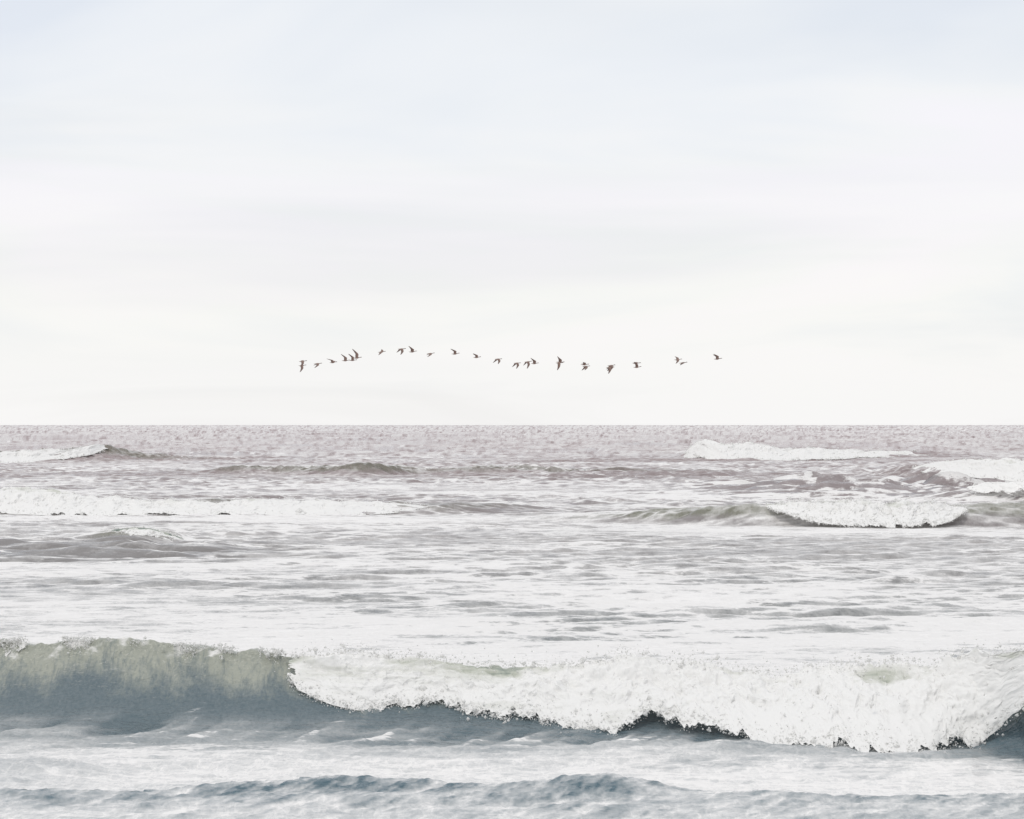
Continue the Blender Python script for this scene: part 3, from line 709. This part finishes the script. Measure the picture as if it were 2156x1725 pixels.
def make_goose(inner_n, outer_n, inner_f, outer_f, sweep, neck=0.0, wl=0.95):
    """facing +X, one continuous skin. angles in degrees above level; n = wing towards the camera (-Y), f = far wing (+Y)"""
    bm = bmesh.new()
    lay = bm.verts.layers.float_color.new('plumage')
    # body stations: x, half width, half height, z centre, colour
    brown = (0.27, 0.175, 0.145); dark = (0.155, 0.105, 0.092); pale = (0.40, 0.33, 0.30); mid = (0.36, 0.28, 0.25)
    st_ = [(-0.335, .012, .004, .012, pale), (-0.30, .040, .008, .010, dark), (-0.24, .042, .020, .004, pale), (-0.17, .056, .045, -.004, pale), (-0.08, .068, .064, -.008, mid), (-0.01, .074, .072, -.008, brown),
          (0.05, .072, .070, -.004, brown), (0.11, .058, .055, .004, brown), (0.155, .036, .036, .012, dark), (0.20, .023, .025, .018+neck*.2, dark),
          (0.26, .019, .021, .024+neck*.5, dark), (0.315, .020, .022, .030+neck*.8, dark), (0.345, .027, .029, .036+neck, dark), (0.375, .026, .028, .037+neck, dark), (0.400, .016, .017, .033+neck, dark), (0.425, .009, .008, .028+neck, dark), (0.445, .004, .003, .025+neck, dark)]
    ns = 10
    rings = []
    for x, hw, hh, zc_, col in st_:
        fat = 1.35 if (x > 0.18 or x < -0.2) else 1.12
        ring = []
        for k in range(ns):
            a_ = 2*math.pi*(k+0.5)/ns
            vv_ = bm.verts.new((x, hw*0.85*math.cos(a_)*fat, zc_+hh*0.85*math.sin(a_)*fat))
            vv_[lay] = (*(pale if (math.sin(a_) < -0.5 and -0.2 < x < -0.0) else col), 1)
            ring.append(vv_)
        rings.append(ring)
    bm.faces.new(rings[0][::-1]); bm.faces.new(rings[-1])
    # wing openings: stations 4..7, side segment; k=0 -> (+Y side: seg between k=ns-1 and 0), -Y side: between 4 and 5
    i0, i1 = 4, 7
    for i in range(len(rings)-1):
        for k in range(ns):
            k2 = (k+1) % ns
            if i0 <= i < i1 and (k == ns-1 or k == ns//2-1): continue
            bm.faces.new((rings[i][k], rings[i][k2], rings[i+1][k2], rings[i+1][k]))
    for side_, a_in, a_out in ((-1, inner_n, outer_n), (1, inner_f, outer_f)):
        if side_ == 1: up, lowk = 0, ns-1
        else: up, lowk = ns//2-1, ns//2
        loop = [rings[i][up] for i in range(i0, i1+1)] + [rings[i][lowk] for i in range(i1, i0-1, -1)]
        # span stations: (distance along, chord front x, chord back x, thickness, outer?)
        secs = [(0.06, .120, -.120, .016, 0), (0.15, .125, -.125, .012, 0), (0.24, .125, -.115, .010, 0), (0.32, .105, -.110, .008, 1), (0.42, .05, -.105, .006, 1), (0.51, -.01, -.115, .004, 1), (0.58, -.07, -.125, .0025, 1)]
        y0, z0, px_, s_prev = side_*0.06, 0.012, 0.0, 0.0
        prev = loop
        for (s_, xf, xb, th, o_) in secs:
            ang = R(a_out if o_ else a_in)
            ds = (s_-s_prev)*wl; s_prev = s_
            y0 += side_*math.cos(ang)*ds; z0 += math.sin(ang)*ds
            px_ += -sweep*ds*(0.8 if o_ else -0.1)
            nyw, nzw = -side_*math.sin(ang), math.cos(ang)
            ring = []
            for q in range(8):
                up_ = q < 4
                f_ = (q if up_ else 7-q)/3.0
                x_ = lerp(xb, xf, f_) + px_
                tk = th*(0.25+0.75*math.sin(math.pi*(0.15+0.75*f_)))*(1 if up_ else -1)
                cam_ = 0.012*math.sin(math.pi*f_)
                vv_ = bm.verts.new((x_, y0+nyw*(tk+cam_), z0+nzw*(tk+cam_)))
                c_ = dark if (f_ < 0.34 or s_ > .4) else brown
                vv_[lay] = (*c_, 1)
                ring.append(vv_)
            for q in range(8):
                q2 = (q+1) % 8
                bm.faces.new((prev[q], prev[q2], ring[q2], ring[q]) if side_ == 1 else (prev[q2], prev[q], ring[q], ring[q2]))
            prev = ring
        bm.faces.new(prev if side_ == 1 else prev[::-1])
    bmesh.ops.recalc_face_normals(bm, faces=bm.faces)
    me = bpy.data.meshes.new('goose')
    bm.to_mesh(me); bm.free()
    me.polygons.foreach_set('use_smooth', np.ones(len(me.polygons), dtype=bool))
    me.materials.append(m_goose)
    return me
GD = 212.0
# (x, y in 3840 picture px, inner near, outer near, inner far, outer far, sweep, yaw, pitch, roll, label)
geese = [
 (1134, 1355, -62, -78, 20, -25, .5, 6, 4, 0, 'upper goose of the rearmost overlapping pair, near wing hanging straight down'),
 (1132, 1371, -70, -82, 15, -20, .4, 4, 3, 0, 'lower goose of the rearmost overlapping pair, wing stroked far down'),
 (1190, 1364, -38, -55, 10, -35, .9, 8, 2, 0, 'lone goose just ahead of the rearmost pair, wings shallow and swept back'),
 (1248, 1359, 50, 30, 28, 10, 1.1, -22, 4, 0, 'goose behind the three with tall raised wings, both wings slanting upward'),
 (1295, 1352, 72, 62, 68, 60, .95, 0, 2, 0, 'first and lowest of three geese in a row with wings raised high'),
 (1322, 1351, 74, 64, 68, 60, .95, 2, 2, 0, 'middle one of three geese in a row with wings raised high'),
 (1338, 1342, 82, 72, 76, 66, .7, 0, 3, 0, 'leading and topmost of three geese in a row, its tall wing pointing straight up'),
 (1430, 1320, -50, -58, 55, 45, .2, -16, 5, -18, 'goose with one wing up behind and one wing down in front, forming a slanted cross'),
 (1505, 1309, -62, -72, -12, -50, .5, 30, 1, 0, 'goose with both wings stroked down, close behind one with raised wings'),
 (1546, 1319, 58, 30, 76, 84, .8, 14, 4, 0, 'goose with wings spread in an upward v, ahead of one with wings down'),
 (1613, 1326, -30, -42, 8, -30, .9, 6, 2, 0, 'goose flying alone with flat shallow wings, between two geese with raised wings'),
 (1706, 1327, 62, 38, 55, 45, 1.0, 2, 3, 0, 'lone goose in the left half with its broad wing raised backward'),
 (1787, 1340, 48, 36, 42, 34, .9, 0, 3, 0, 'small looking goose alone past the top of the arc, wing raised only a little'),
 (1867, 1347, -45, -62, -15, -52, .5, 32, 1, 0, 'higher of two lone geese in midflock with two wings drooping, tips short'),
 (1938, 1362, -60, -76, -18, -58, .5, 32, 1, 0, 'lower of two lone geese in midflock with two wings drooping, tips longer'),
 (1979, 1357, -68, -82, -5, -50, .4, 24, 4, 0, 'rear goose of the side by side pair in midflock, wing pointing straight down'),
 (2004, 1363, 64, 44, 70, 80, .9, 12, 2, 0, 'front goose of the side by side pair in midflock, wings raised in a v'),
 (2096, 1361, -76, -84, -35, -30, .2, -4, 1, 0, 'goose with a broad wing straight down, forming a dark cross with the bird behind it'),
 (2100, 1358, 50, 40, 60, 88, .6, 10, -3, 0, 'goose mostly hidden behind the dark cross, only its raised wing tips and head showing'),
 (2191, 1367, 32, 12, 20, 4, .3, 4, 1, 0, 'upper goose of the close pair ahead of the dark cross, wings bunched above its back'),
 (2196, 1374, -35, -48, -28, -55, .6, 16, 1, 0, 'lower goose of the close pair ahead of the dark cross, short wings drooping'),
 (2291, 1371, -40, -60, -20, -48, .6, 22, 3, 0, 'upper goose of the overlapping pair flying lowest, head held high and forward'),
 (2286, 1378, -66, -80, -20, -40, .2, 4, 2, 0, 'lower goose of the overlapping pair flying lowest, one wing stabbing down'),
 (2385, 1362, 12, -22, 20, -12, .6, 0, 0, 0, 'upper goose of the stacked pair on the right, wings arched flat over its back'),
 (2388, 1377, 58, 62, 62, 56, .5, 0, 3, 0, 'lower goose of the stacked pair on the right, wing reaching up to the bird above'),
 (2541, 1349, -46, -60, 56, 40, .5, 0, 3, -8, 'goose near the front with one blunt wing up and one wing down'),
 (2560, 1361, 8, -10, -12, -25, .3, 4, 5, 0, 'goose near the front gliding with flat wings, just below one with a wing up'),
 (2690, 1346, 70, 48, 58, 42, 1.0, 0, 4, 0, 'leading goose, alone at the right end of the line with its wing raised'),
]
for i, (px, py, a1_, a2_, a3_, a4_, sw, yaw, pit, rol, lab) in enumerate(geese):
    me = make_goose(a1_, a2_, a3_, a4_, sw, neck=random.uniform(-.005, .02), wl={4: 1.05, 5: 1.1, 6: 1.35, 17: 1.2, 1: 1.1, 15: 1.1, 22: 1.0, 11: 1.05}.get(i, .92))
    o = bpy.data.objects.new('goose', me); C.objects.link(o)
    D = GD + (i*7919 % 11)*0.25 + (0.9 if i % 2 else 0)
    if i == 18: D += 3
    k = 1024/3840.0
    o.location = ((px*k-512)/FOC*D, D, CAM_H + (1593*k - py*k)/FOC*D)
    o.rotation_euler = (R(rol), R(-pit), R(yaw))
    o.scale = (1, 1, 1)
    o['label'] = lab; o['category'] = 'goose'; o['group'] = 'geese flying in a line over the sea'
    sc_ = random.uniform(0.93, 1.05)*0.97
    o.scale = (sc_,)*3
